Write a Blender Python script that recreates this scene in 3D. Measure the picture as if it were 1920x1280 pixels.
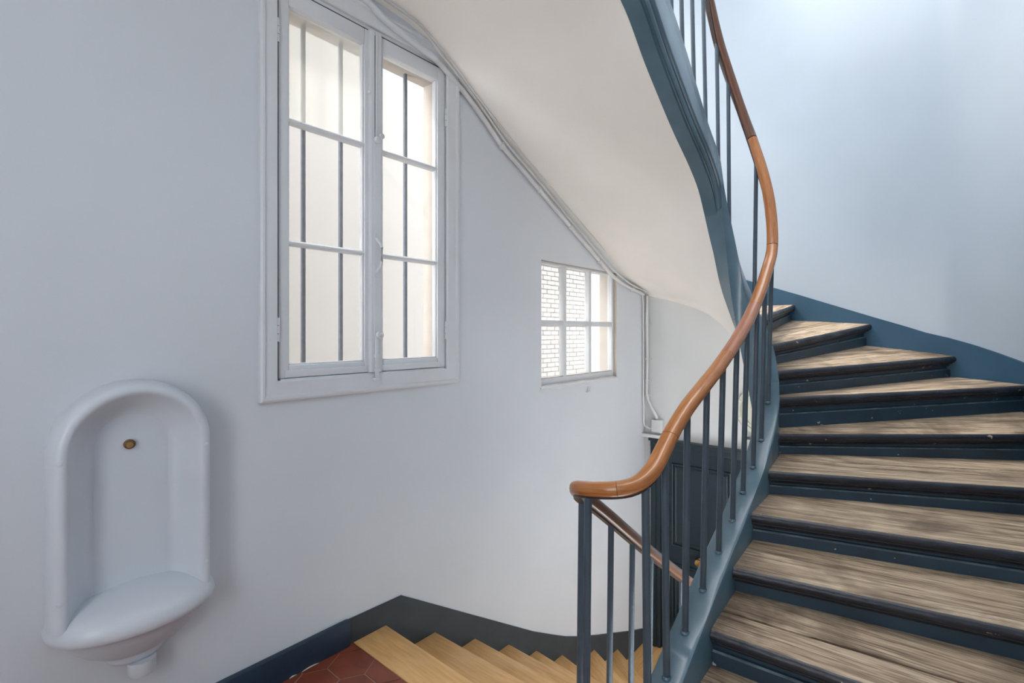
import bpy, bmesh, math, random
from mathutils import Vector, Matrix, noise

random.seed(7)
for o in list(bpy.data.objects):
    bpy.data.objects.remove(o, do_unlink=True)
scn = bpy.context.scene
COL = scn.collection

# ------------------------------------------------------------------ camera
# World: X runs along the left (window) wall away from the camera, Y = -(distance from that wall), Z up, landing at 0
cam_d = bpy.data.cameras.new('camera')
cam = bpy.data.objects.new('camera', cam_d)
COL.objects.link(cam)
cam_d.sensor_width = 36
cam_d.lens = 36 * 930 / 1920
cam_d.shift_y = -18 / 1920
cam_d.clip_start = 0.02
cam.location = (0, -2.1, 1.46)
cam.rotation_euler = (math.radians(90), 0, math.radians(40.6 - 90))
scn.camera = cam

# ------------------------------------------------------------------ light
world = bpy.data.worlds.new('sky')
scn.world = world
world.use_nodes = True
bg = world.node_tree.nodes['Background']
bg.inputs['Color'].default_value = (0.97, 0.985, 1.0, 1)
bg.inputs['Strength'].default_value = 1.6

sun_d = bpy.data.lights.new('sun', 'SUN')
sun_d.energy = 0.6
sun_d.angle = math.radians(12)
sun_d.color = (1.0, 0.93, 0.84)
sun = bpy.data.objects.new('sun', sun_d)
COL.objects.link(sun)
sun.rotation_euler = (math.radians(32), 0, math.radians(200))

vs = scn.view_settings
vs.view_transform = 'Standard'
vs.look = 'None'
vs.exposure = 2.25
vs.gamma = 1.0
vs.use_curve_mapping = False

# ------------------------------------------------------------------ helpers
WM = {}


def V(s, t, z):
    return Vector((s, -t, z))


def link(o, parent=None, M=None):
    M = M or Matrix()
    COL.objects.link(o)
    if parent is not None:
        o.parent = parent
        o.matrix_parent_inverse = WM[parent.as_pointer()].inverted()
    o.matrix_basis = M
    WM[o.as_pointer()] = M.copy()
    return o


def tag(o, label=None, cat=None, group=None, kind=None):
    if label: o['label'] = label
    if cat: o['category'] = cat
    if group: o['group'] = group
    if kind: o['kind'] = kind
    return o


def thing(name, label, cat, loc, group=None, kind=None):
    o = bpy.data.objects.new(name, None)
    o.empty_display_size = 0.1
    link(o, None, Matrix.Translation(loc))
    return tag(o, label, cat, group, kind)


class MB:
    """collects verts/faces for ONE mesh"""
    def __init__(self):
        self.v = []; self.f = []; self.m = []; self.uv = {}

    def add(self, verts, faces, mi=0):
        b = len(self.v)
        self.v += [Vector(p) for p in verts]
        for f in faces:
            self.f.append([b + i for i in f]); self.m.append(mi)
        return b

    def box(self, s0, s1, t0, t1, z0, z1, mi=0):
        p = [V(s, t, z) for z in (z0, z1) for t in (t0, t1) for s in (s0, s1)]
        self.add(p, [(0, 1, 3, 2), (4, 6, 7, 5), (0, 4, 5, 1), (2, 3, 7, 6), (0, 2, 6, 4), (1, 5, 7, 3)], mi)

    def grid(self, rows, closed_u=False, closed_v=False, mi=0, uvs=None):
        """rows: list of lists of points"""
        n, m = len(rows), len(rows[0])
        b = len(self.v)
        for r in rows: self.v += [Vector(p) for p in r]
        for i in range(n if closed_u else n - 1):
            for j in range(m if closed_v else m - 1):
                i2, j2 = (i + 1) % n, (j + 1) % m
                self.f.append([b + i * m + j, b + i * m + j2, b + i2 * m + j2, b + i2 * m + j])
                self.m.append(mi(i, j) if callable(mi) else mi)
                if uvs:
                    ul, uw = uvs
                    jj = j + 1
                    self.uv[len(self.f) - 1] = [(ul[i], j * uw), (ul[i], jj * uw), (ul[i + 1], jj * uw), (ul[i + 1], j * uw)]
        return b, n, m

    def cap(self, idx, mi=0):
        self.f.append(list(idx)); self.m.append(mi)

    def tube(self, pts, r, n=12, caps=True, uv=False):
        rows = []; ul = [0]
        up = Vector((0, 0, 1))
        for i, p in enumerate(pts):
            p = Vector(p)
            d = Vector(pts[min(i + 1, len(pts) - 1)]) - Vector(pts[max(i - 1, 0)])
            d.normalize()
            a = d.cross(up)
            if a.length < 1e-3: a = d.cross(Vector((1, 0, 0)))
            a.normalize(); b2 = a.cross(d).normalized()
            rr = r[i] if isinstance(r, (list, tuple)) else r
            rows.append([p + a * (rr * math.cos(q)) + b2 * (rr * math.sin(q)) for q in [2 * math.pi * k / n for k in range(n)]])
            if i: ul.append(ul[-1] + (p - Vector(pts[i - 1])).length)
        b, N, m = self.grid(rows, closed_v=True, uvs=(ul, 1.0 / n) if uv else None)
        if caps:
            self.cap(range(b, b + m)); self.cap(reversed(range(b + (N - 1) * m, b + N * m)))

    def build(self, name, mats, parent=None, M=None, smooth=False, bevel=0, label=None, cat=None, group=None, kind=None, segs=2, sharp=40, weld=False):
        me = bpy.data.meshes.new(name)
        Mi = M.inverted() if M is not None else None
        me.from_pydata([tuple(Mi @ p) if Mi else tuple(p) for p in self.v], [], self.f)
        if not isinstance(mats, (list, tuple)): mats = [mats]
        for k in mats: me.materials.append(k)
        for p, mi in zip(me.polygons, self.m): p.material_index = mi
        if self.uv:
            lay = me.uv_layers.new(name='uv')
            for p in me.polygons:
                q = self.uv.get(p.index)
                if q:
                    for li, c in zip(p.loop_indices, q): lay.data[li].uv = c
        bm = bmesh.new(); bm.from_mesh(me)
        if weld: bmesh.ops.remove_doubles(bm, verts=bm.verts, dist=1e-5)
        bmesh.ops.recalc_face_normals(bm, faces=bm.faces)
        if bevel:
            ed = [e for e in bm.edges if len(e.link_faces) == 2 and e.calc_face_angle(0) > math.radians(30)]
            bmesh.ops.bevel(bm, geom=ed, offset=bevel, segments=segs, profile=0.5, affect='EDGES', clamp_overlap=True)
        bm.to_mesh(me); bm.free()
        if smooth or bevel:
            for p in me.polygons: p.use_smooth = True
            me.set_sharp_from_angle(angle=math.radians(sharp))
        o = bpy.data.objects.new(name, me)
        link(o, parent, M)
        return tag(o, label, cat, group, kind)


def pchip(tab):
    xs = [a for a, b in tab]; ys = [b for a, b in tab]
    n = len(xs)
    h = [xs[i + 1] - xs[i] for i in range(n - 1)]
    d = [(ys[i + 1] - ys[i]) / h[i] for i in range(n - 1)]
    m = [d[0]] + [0 if d[i - 1] * d[i] <= 0 else 2 * d[i - 1] * d[i] / (d[i - 1] + d[i]) for i in range(1, n - 1)] + [d[-1]]
    def f(x):
        if x <= xs[0]: return ys[0] + (x - xs[0]) * m[0]
        if x >= xs[-1]: return ys[-1] + (x - xs[-1]) * m[-1]
        k = 0
        while x > xs[k + 1]: k += 1
        u = (x - xs[k]) / h[k]
        return ((2 * u**3 - 3 * u**2 + 1) * ys[k] + (u**3 - 2 * u**2 + u) * h[k] * m[k]
                + (-2 * u**3 + 3 * u**2) * ys[k + 1] + (u**3 - u**2) * h[k] * m[k + 1])
    return f


def frange(a, b, n):
    return [a + (b - a) * i / n for i in range(n + 1)]


# ------------------------------------------------------------------ materials
def new_mat(name):
    m = bpy.data.materials.new(name); m.use_nodes = True
    nt = m.node_tree
    return m, nt, nt.nodes['Principled BSDF']


def nd(nt, typ, **kw):
    n = nt.nodes.new(typ)
    for k, v in kw.items():
        if k in n.inputs: n.inputs[k].default_value = v
        else: setattr(n, k, v)
    return n


def coords(nt, scale=(1, 1, 1), which='Object'):
    tc = nd(nt, 'ShaderNodeTexCoord'); mp = nd(nt, 'ShaderNodeMapping')
    mp.inputs['Scale'].default_value = scale
    nt.links.new(tc.outputs[which], mp.inputs['Vector'])
    return mp.outputs['Vector']


def ramp(nt, fac, stops):
    r = nd(nt, 'ShaderNodeValToRGB')
    e = r.color_ramp.elements
    while len(e) < len(stops): e.new(0.5)
    for el, (p, c) in zip(e, stops):
        el.position = p; el.color = (*c, 1) if len(c) == 3 else c
    nt.links.new(fac, r.inputs['Fac'])
    return r.outputs['Color']


def mixc(nt, fac, a, b, mode='MIX'):
    m = nd(nt, 'ShaderNodeMix', data_type='RGBA', blend_type=mode)
    for s, v in ((0, fac), (6, a), (7, b)):
        if isinstance(v, (int, float)): m.inputs[s].default_value = v
        elif isinstance(v, tuple): m.inputs[s].default_value = (*v, 1) if len(v) == 3 else v
        else: nt.links.new(v, m.inputs[s])
    return m.outputs[2]


def bump(nt, p, h, strength, dist=0.01):
    b = nd(nt, 'ShaderNodeBump', Strength=strength, Distance=dist)
    nt.links.new(h, b.inputs['Height']); nt.links.new(b.outputs['Normal'], p.inputs['Normal'])


def paint(name, col, rough=0.5, var=0.06, scale=3.0, bstr=0.15, bscale=60, spec=0.5, chips=None, bdist=0.004):
    m, nt, p = new_mat(name)
    c = coords(nt)
    if chips:
        oi = nd(nt, 'ShaderNodeObjectInfo'); sm = nd(nt, 'ShaderNodeMath', operation='MULTIPLY'); sm.inputs[1].default_value = 31.7
        ad = nd(nt, 'ShaderNodeVectorMath', operation='ADD')
        nt.links.new(oi.outputs['Random'], sm.inputs[0]); nt.links.new(c, ad.inputs[0]); nt.links.new(sm.outputs[0], ad.inputs[1])
        c = ad.outputs[0]
    n1 = nd(nt, 'ShaderNodeTexNoise', Scale=scale, Detail=4.0); nt.links.new(c, n1.inputs['Vector'])
    lo = tuple(max(0, x * (1 - var)) for x in col); hi = tuple(min(1, x * (1 + var)) for x in col)
    out = ramp(nt, n1.outputs['Fac'], [(0.3, lo), (0.7, hi)])
    if chips:
        n3 = nd(nt, 'ShaderNodeTexNoise', Scale=chips[1], Detail=3.0); nt.links.new(c, n3.inputs['Vector'])
        f = ramp(nt, n3.outputs['Fac'], [(chips[2], (0, 0, 0)), (chips[2] + 0.015, (1, 1, 1))])
        out = mixc(nt, f, out, chips[0])
    nt.links.new(out, p.inputs['Base Color'])
    p.inputs['Roughness'].default_value = rough
    p.inputs['Specular IOR Level'].default_value = spec
    n2 = nd(nt, 'ShaderNodeTexNoise', Scale=bscale, Detail=3.0); nt.links.new(c, n2.inputs['Vector'])
    bump(nt, p, n2.outputs['Fac'], bstr, bdist)
    return m


def wood(name, dark, mid, light, rough=0.6, sc=(1.2, 18, 18), which='Object', fine=1.0, bstr=0.3, band=0.5, spec=0.4, knots=0.0, stops=(0.3, 0.5, 0.72), dirt=False):
    m, nt, p = new_mat(name)
    oi = nd(nt, 'ShaderNodeObjectInfo')
    tc = nd(nt, 'ShaderNodeTexCoord')
    ad = nd(nt, 'ShaderNodeVectorMath', operation='ADD')
    sm = nd(nt, 'ShaderNodeMath', operation='MULTIPLY'); sm.inputs[1].default_value = 13.7
    nt.links.new(oi.outputs['Random'], sm.inputs[0])
    nt.links.new(tc.outputs[which], ad.inputs[0]); nt.links.new(sm.outputs[0], ad.inputs[1])
    mp = nd(nt, 'ShaderNodeMapping'); mp.inputs['Scale'].default_value = sc
    nt.links.new(ad.outputs[0], mp.inputs['Vector'])
    n1 = nd(nt, 'ShaderNodeTexNoise', Scale=1.0 * fine, Detail=8.0, Roughness=0.65, Distortion=band)
    nt.links.new(mp.outputs['Vector'], n1.inputs['Vector'])
    col = ramp(nt, n1.outputs['Fac'], [(stops[0], dark), (stops[1], mid), (stops[2], light)])
    mp2 = nd(nt, 'ShaderNodeMapping'); mp2.inputs['Scale'].default_value = tuple(x * 5 for x in sc)
    nt.links.new(ad.outputs[0], mp2.inputs['Vector'])
    n2 = nd(nt, 'ShaderNodeTexNoise', Scale=1.0 * fine, Detail=4.0); nt.links.new(mp2.outputs['Vector'], n2.inputs['Vector'])
    col = mixc(nt, 0.35, col, ramp(nt, n2.outputs['Fac'], [(0.35, dark), (0.6, light)]))
    if knots:
        n4 = nd(nt, 'ShaderNodeTexNoise', Scale=2.6, Detail=4.0, Roughness=0.6, Distortion=0.4); nt.links.new(ad.outputs[0], n4.inputs['Vector'])
        f = ramp(nt, n4.outputs['Fac'], [(0.50, (0, 0, 0)), (0.68, (knots,) * 3)])
        col = mixc(nt, f, col, tuple(x * 0.55 for x in dark))
    if dirt:
        # thin dark pores along the grain, and grime trodden in beside the string
        mp3 = nd(nt, 'ShaderNodeMapping'); mp3.inputs['Scale'].default_value = (4.0, 150, 150)
        nt.links.new(ad.outputs[0], mp3.inputs['Vector'])
        n5 = nd(nt, 'ShaderNodeTexNoise', Scale=1.0, Detail=3.0); nt.links.new(mp3.outputs['Vector'], n5.inputs['Vector'])
        col = mixc(nt, ramp(nt, n5.outputs['Fac'], [(0.56, (0, 0, 0)), (0.66, (0.75,) * 3)]), col, tuple(x * 0.5 for x in dark))
        sx = nd(nt, 'ShaderNodeSeparateXYZ'); nt.links.new(tc.outputs['Object'], sx.inputs[0])
        mr = nd(nt, 'ShaderNodeMapRange'); mr.inputs[1].default_value = 0.02; mr.inputs[2].default_value = 0.20; mr.inputs[3].default_value = 1.0; mr.inputs[4].default_value = 0.0
        nt.links.new(sx.outputs[0], mr.inputs[0])
        n6 = nd(nt, 'ShaderNodeTexNoise', Scale=22.0, Detail=5.0); nt.links.new(ad.outputs[0], n6.inputs['Vector'])
        mm = nd(nt, 'ShaderNodeMath', operation='MULTIPLY'); nt.links.new(mr.outputs[0], mm.inputs[0]); nt.links.new(n6.outputs['Fac'], mm.inputs[1])
        col = mixc(nt, mm.outputs[0], col, tuple(x * 0.45 for x in dark))
    nt.links.new(col, p.inputs['Base Color'])
    p.inputs['Roughness'].default_value = rough
    p.inputs['Specular IOR Level'].default_value = spec
    bump(nt, p, n2.outputs['Fac'], bstr, 0.004)
    return m


M_wall = paint('wall_paint', (0.665, 0.695, 0.735), 0.62, 0.035, 1.3, 0.10, 25)
M_wall_r = paint('wall_pale_blue', (0.42, 0.485, 0.555), 0.30, 0.035, 1.6, 0.10, 25)
M_wall_b = paint('wall_grey_white', (0.64, 0.65, 0.65), 0.6, 0.04, 1.5, 0.10, 25)
M_soffit = paint('soffit_plaster', (0.92, 0.88, 0.82), 0.7, 0.03, 2.0, 0.18, 9)
M_white = paint('white_gloss_paint', (0.68, 0.70, 0.725), 0.42, 0.03, 6.0, 0.12, 45)
M_fount = paint('fountain_enamel', (0.64, 0.68, 0.73), 0.33, 0.03, 5.0, 0.08, 40)
M_conduit = paint('conduit_paint', (0.66, 0.66, 0.66), 0.5, 0.05, 8.0, 0.1, 60)
M_crack = paint('dark_gap', (0.05, 0.05, 0.055), 0.9)
M_blue = paint('stair_blue_paint', (0.022, 0.048, 0.075), 0.42, 0.22, 5.0, 0.35, 30, chips=((0.45, 0.45, 0.42), 26.0, 0.715))
M_string = paint('string_blue_sheen', (0.085, 0.150, 0.195), 0.26, 0.14, 5.0, 0.4, 14, spec=0.6)  # same blue as the stair, lightened so the sheen sits in the colour
M_skirt_r = paint('skirting_blue_paint', (0.026, 0.082, 0.14), 0.62, 0.12, 3.0, 0.12, 30)
M_skirt_l = paint('skirting_slate_paint', (0.034, 0.047, 0.058), 0.6, 0.16, 5.0, 0.12, 40)
M_base = paint('baseboard_navy_paint', (0.014, 0.036, 0.068), 0.55, 0.15, 5.0, 0.2, 30)
M_iron = paint('baluster_blue_grey', (0.058, 0.085, 0.112), 0.32, 0.12, 12.0, 0.35, 70)
M_door = paint('door_blue_paint', (0.010, 0.025, 0.036), 0.4, 0.1, 5.0, 0.1, 40)
M_wood = wood('worn_oak', (0.13, 0.082, 0.05), (0.42, 0.31, 0.21), (0.64, 0.51, 0.375), 0.62, (1.6, 26, 26), fine=1.0, bstr=0.7, knots=0.7, stops=(0.38, 0.5, 0.63), dirt=True)
M_nose = paint('nose_dark_paint', (0.017, 0.020, 0.030), 0.42, 0.3, 14.0, 0.5, 50, chips=((0.36, 0.30, 0.24), 17.0, 0.70))
M_oak = wood('new_oak', (0.58, 0.30, 0.105), (0.76, 0.44, 0.17), (0.84, 0.54, 0.24), 0.38, (1.5, 14, 14), fine=1.0, bstr=0.08)
M_rail = wood('handrail_beech', (0.24, 0.072, 0.016), (0.38, 0.135, 0.035), (0.50, 0.21, 0.065), 0.28, (3.0, 7, 1), which='UV', bstr=0.05, spec=0.6)
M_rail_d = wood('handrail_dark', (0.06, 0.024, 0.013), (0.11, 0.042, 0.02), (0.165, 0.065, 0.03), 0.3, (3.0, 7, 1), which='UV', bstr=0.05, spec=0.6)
M_rail_r = wood('handrail_red_brown', (0.25, 0.085, 0.04), (0.37, 0.145, 0.075), (0.45, 0.19, 0.11), 0.28, (3.0, 7, 1), which='UV', bstr=0.05, spec=0.6)
M_core = paint('rail_core_iron', (0.035, 0.020, 0.016), 0.4)
M_tile = paint('terracotta_tile', (0.215, 0.052, 0.028), 0.38, 0.22, 9.0, 0.12, 30)
M_grout = paint('tile_grout', (0.42, 0.27, 0.20), 0.9, 0.15, 30)
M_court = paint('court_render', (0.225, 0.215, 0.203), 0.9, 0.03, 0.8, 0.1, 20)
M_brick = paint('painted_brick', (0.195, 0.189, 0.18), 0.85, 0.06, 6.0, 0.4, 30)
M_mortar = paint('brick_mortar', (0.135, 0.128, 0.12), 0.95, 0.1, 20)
M_reveal = paint('reveal_plaster', (0.46, 0.41, 0.36), 0.9, 0.08, 8.0, 0.2, 30)
M_bar = paint('window_bar_iron', (0.075, 0.10, 0.13), 0.6, 0.25, 40.0, 0.3, 90)
M_port = paint('porthole_cream', (0.60, 0.61, 0.54), 0.35)
M_worn_lit = paint('worn_lit_edge', (0.13, 0.165, 0.19), 0.5, 0.4, 18.0, 0.3, 40)  # paler blue: worn paint plus a highlight painted into the edge
M_chip = paint('bare_plaster', (0.75, 0.70, 0.60), 0.9, 0.1, 30)

m, nt, p = new_mat('brass'); M_brass = m
p.inputs['Base Color'].default_value = (0.62, 0.40, 0.16, 1); p.inputs['Metallic'].default_value = 1; p.inputs['Roughness'].default_value = 0.28
m, nt, p = new_mat('old_brass'); M_brass_old = m
p.inputs['Base Color'].default_value = (0.24, 0.15, 0.075, 1); p.inputs['Metallic'].default_value = 0.8; p.inputs['Roughness'].default_value = 0.45


def glass_mat(name, haze, hcol=(0.85, 0.84, 0.82), gloss=0.02):
    m = bpy.data.materials.new(name); m.use_nodes = True
    nt = m.node_tree; nt.nodes.clear()
    out = nd(nt, 'ShaderNodeOutputMaterial')
    tr = nd(nt, 'ShaderNodeBsdfTransparent'); gl = nd(nt, 'ShaderNodeBsdfGlossy', Roughness=0.04)
    tl = nd(nt, 'ShaderNodeBsdfTranslucent', Color=(*hcol, 1))
    a = nd(nt, 'ShaderNodeMixShader', Fac=haze); b = nd(nt, 'ShaderNodeMixShader', Fac=gloss)
    nt.links.new(tr.outputs[0], a.inputs[1]); nt.links.new(tl.outputs[0], a.inputs[2])
    nt.links.new(a.outputs[0], b.inputs[1]); nt.links.new(gl.outputs[0], b.inputs[2])
    nt.links.new(b.outputs[0], out.inputs[0])
    return m


M_glass = glass_mat('window_glass', 0.05)
M_glass_h = glass_mat('hazy_glass', 0.28, (0.9, 0.9, 0.86))
M_glass_w = glass_mat('wavy_glass', 0.20, (0.85, 0.83, 0.80))

# ------------------------------------------------------------------ room shell
SB, TR, RC = 4.39, 2.6, 0.5          # back wall, right wall, corner radius
WT = 0.17
HOLES = [(0.5, 2.2, 3.5, 5.0), (2.6, 4.2, 3.3, 5.0), (0.905, 1.895, 1.215, 2.975), (2.765, 3.84, 1.075, 1.965)]  # first two are unseen upper openings, added to let in daylight


def wall_holes(name, s0, s1, z0, z1, holes, t_front, t_back, mats):
    b = MB()
    ss = sorted({s0, s1} | {h[0] for h in holes} | {h[1] for h in holes})
    zs = sorted({z0, z1} | {h[2] for h in holes} | {h[3] for h in holes})
    def inside(s, z): return any(h[0] < s < h[1] and h[2] < z < h[3] for h in holes)
    for i in range(len(ss) - 1):
        for j in range(len(zs) - 1):
            if inside((ss[i] + ss[i + 1]) / 2, (zs[j] + zs[j + 1]) / 2): continue
            a = [V(ss[i], t_front, zs[j]), V(ss[i + 1], t_front, zs[j]), V(ss[i + 1], t_front, zs[j + 1]), V(ss[i], t_front, zs[j + 1])]
            b.add(a, [(0, 1, 2, 3)])
            a = [V(ss[i], t_back, zs[j]), V(ss[i + 1], t_back, zs[j]), V(ss[i + 1], t_back, zs[j + 1]), V(ss[i], t_back, zs[j + 1])]
            b.add(a, [(3, 2, 1, 0)], 1)
    for h in holes + [(s0, s1, z0, z1)]:
        c = [(h[0], h[2]), (h[1], h[2]), (h[1], h[3]), (h[0], h[3])]
        for k in range(4):
            (a1, z1_), (a2, z2_) = c[k], c[(k + 1) % 4]
            b.add([V(a1, t_front, z1_), V(a2, t_front, z2_), V(a2, t_back, z2_), V(a1, t_back, z1_)], [(0, 1, 2, 3)], 1)
    o = b.build(name, mats)
    return o


Z0, Z1 = -1.62, 5.2
tag(wall_holes('wall_left', -1.6, SB + WT, Z0, Z1, HOLES, 0, -WT, [M_wall, M_reveal]),
    'pale lavender-grey painted wall holding the two windows and the fountain', 'wall', kind='structure')

b = MB(); b.box(SB, SB + 0.2, 0, 0.86, Z0, 1.86); b.box(SB, SB + 0.2, 0.86, 1.3, Z0, 1.40)  # this part of the end wall plane takes the grey-white tone
wall_back = b.build('wall_back', M_wall_b, label='grey-white end wall behind the stair above the blue door', cat='wall', kind='structure')

# right wall with its rounded corner (thick)
b = MB()
tail = [(3.7, 0), (2.6, 0), (1.0, 0), (-1.6, 0)]
def wall_prof(g): return ([(SB + g, 1.3)] + [(SB - RC + (RC + g) * math.cos(q), TR - RC + (RC + g) * math.sin(q)) for q in [math.pi / 2 * i / 24 for i in range(25)]] + [(s, TR + g) for s, _ in tail])
pin, pout = wall_prof(0.0), wall_prof(0.2)
lev = [Z0, -1.05, -0.35, Z1]; hole_i = len(pin) - 4          # opening added in this bay to light the lower landing
for i in range(len(pin) - 1):
    for j in range(3):
        hole = (i == hole_i and j == 1)
        for pr, flip in ((pin, 0), (pout, 1)):
            if hole: continue
            (sa, ta), (sb_, tb_) = pr[i], pr[i + 1]
            b.add([V(sa, ta, lev[j]), V(sb_, tb_, lev[j]), V(sb_, tb_, lev[j + 1]), V(sa, ta, lev[j + 1])], [(0, 1, 2, 3)])
for z in (Z0, Z1):
    for i in range(len(pin) - 1):
        b.add([V(*pin[i], z), V(*pin[i + 1], z), V(*pout[i + 1], z), V(*pout[i], z)], [(0, 1, 2, 3)])
for i in (0, len(pin) - 1):
    b.add([V(*pin[i], Z0), V(*pout[i], Z0), V(*pout[i], Z1), V(*pin[i], Z1)], [(0, 1, 2, 3)])
for (sa, za, sb_, zb_) in ((3.7, -1.05, 2.6, -1.05), (3.7, -0.35, 2.6, -0.35), (3.7, -1.05, 3.7, -0.35), (2.6, -1.05, 2.6, -0.35)):
    b.add([V(sa, TR, za), V(sb_, TR, zb_), V(sb_, TR + 0.2, zb_), V(sa, TR + 0.2, za)], [(0, 1, 2, 3)])
b.box(SB, SB + 0.2, 0.0, 0.86, 1.86, Z1); b.box(SB, SB + 0.2, 0.86, 1.3, 1.40, Z1)
b.build('wall_right', M_wall_r, smooth=True, weld=True, label='pale blue wall rounding the corner beside the upper flight', cat='wall', kind='structure')

# rear wall, upper landing, roof; openings behind camera and overhead are added for light
b = MB()
for q in ((-0.17, 1.5, Z0, Z1), (2.4, TR + 0.2, Z0, Z1), (1.5, 2.4, Z0, 0.75), (1.5, 2.4, 2.75, Z1)): b.box(-1.8, -1.6, q[0], q[1], q[2], q[3])
b.build('wall_rear', M_wall, label='pale painted wall with an opening added behind the camera to let light in', cat='wall', kind='structure')
b = MB(); b.box(-1.6, 1.25, 0.0, 1.1, 3.12, 3.3)
b.build('floor', M_soffit, label='cream underside of the next landing above the window wall', cat='floor', kind='structure')
b = MB()
for q in ((-1.8, 0.2, -0.17, TR + 0.2), (4.0, SB + 0.2, -0.17, TR + 0.2), (0.2, 4.0, -0.17, 0.85), (0.2, 4.0, 2.1, TR + 0.2)): b.box(q[0], q[1], q[2], q[3], Z1, Z1 + 0.2)
b.build('ceiling', M_wall, label='pale stairwell ceiling with an opening added over the flight to let light in', cat='ceiling', kind='structure')

# floors
floor = thing('floor', 'landing floor of red hexagonal terracotta tiles', 'floor', V(0, 1.2, 0), kind='structure')
b = MB(); b.box(-1.6, 1.285, 0, 1.10, -0.22, -0.003)
b.box(-1.6, 1.43, 1.10, TR, -0.22, -0.003)
b.build('floor_bed', M_grout, floor)
hexm = MB()
side = 0.0975
hv = [(side * math.sin(math.pi / 3 * k), side * math.cos(math.pi / 3 * k)) for k in range(6)]
hexm.add([Vector((x, y, -0.012)) for x, y in hv] + [Vector((x, y, -0.0015)) for x, y in hv] + [Vector((x * 0.975, y * 0.975, 0)) for x, y in hv],
         [tuple(range(12, 18))] + [(k, (k + 1) % 6, 6 + (k + 1) % 6, 6 + k) for k in range(6)] + [(6 + k, 6 + (k + 1) % 6, 12 + (k + 1) % 6, 12 + k) for k in range(6)])
hex_me = None
dx, dy = 0.1 * math.sqrt(3), 0.15
for j in range(-4, 13):
    for i in range(-9, 5):
        cs = 1.2 + (i + (0.5 if j % 2 else 0)) * dx
        ct = 0.14 + j * dy
        if cs < -0.2 or cs > 1.45 or ct < -0.09 or ct > 2.55: continue
        if cs + 0.0866 > 1.285 or ct - 0.1 < 0.012:
            # cut tile: clip against the oak nosing and the wall
            poly = [(cs + x, ct + y) for x, y in hv]
            lim = 1.283 if ct < 1.12 else 1.42
            def clip(poly, f):
                res = []
                for k in range(len(poly)):
                    a, c = poly[k], poly[(k + 1) % len(poly)]
                    fa, fc = f(a), f(c)
                    if fa >= 0: res.append(a)
                    if fa * fc < 0:
                        u = fa / (fa - fc); res.append((a[0] + (c[0] - a[0]) * u, a[1] + (c[1] - a[1]) * u))
                return res
            poly = clip(poly, lambda q: lim - q[0])
            poly = clip(poly, lambda q: q[1] - 0.004) if poly else poly
            if len(poly) < 3: continue
            tb = MB(); n = len(poly)
            tb.add([V(s, t, -0.012) for s, t in poly] + [V(s, t, 0) for s, t in poly],
                   [tuple(range(n, 2 * n))] + [(k, (k + 1) % n, n + (k + 1) % n, n + k) for k in range(n)])
            tb.build('tile', M_tile, floor)
            continue
        M = Matrix.Translation(V(cs, ct, random.uniform(-0.001, 0.0006)))
        if hex_me is None:
            tb = MB(); tb.v = [M @ p for p in hexm.v]; tb.f = hexm.f; tb.m = hexm.m
            o = tb.build('tile', M_tile, floor, M=M); hex_me = o.data
        else:
            o = bpy.data.objects.new('tile', hex_me); link(o, floor, M)

b = MB(); b.box(3.0, SB, 0, TR, -1.60, -1.444)
b.build('floor', M_oak, label='oak floor of the lower landing in front of the blue door', cat='floor', kind='structure')

# baseboards / skirting on the left
b = MB(); b.box(-1.6, 1.262, 0, 0.030, 0, 0.118)
bl = b.build('baseboard_left', M_base, bevel=0.004, label='navy baseboard with chipped foot along the tiled landing', cat='baseboard', kind='structure')
for s, L in ((0.86, 0.06), (0.975, 0.03), (1.03, 0.075)):
    b = MB()
    rows = []
    for i in range(9):
        u = i / 8
        w = math.sin(math.pi * u)
        s_ = s + L * u
        rows.append([V(s_, 0.0305, 0.002), V(s_, 0.034 + 0.003 * w, 0.003 + 0.003 * w), V(s_, 0.0325 + 0.002 * w, 0.003 + 0.005 * w * (0.6 + 0.4 * math.sin(14 * u))), V(s_, 0.0302, 0.003 + 0.004 * w)])
    b.grid(rows, closed_v=True)
    b.build('paint_chip', M_chip, bl, label='curl of bare plaster')

top = [(1.262, 0.112), (1.571, 0.103), (2.062, -0.205), (2.675, -0.589), (2.90, -0.715), (3.06, -0.802), (3.25, -0.890), (3.5, -0.995), (3.827, -1.126), (4.1, -1.235), (4.36, -1.33)]
b = MB()
rows = []
for t in (0.0, 0.014):
    rows.append([V(s, t, z) for s, z in top]); rows.append([V(s, t, min(z - 0.30, z * 0 - 0.02 if s < 1.6 else z - 0.30)) for s, z in top])
rows = [rows[0], rows[2], rows[3], rows[1]]
b.grid(rows, closed_u=True)
b.build('trim_1', M_skirt_l, label='slate skirting stepping down the left wall beside the oak steps', cat='skirting', kind='structure')

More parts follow.
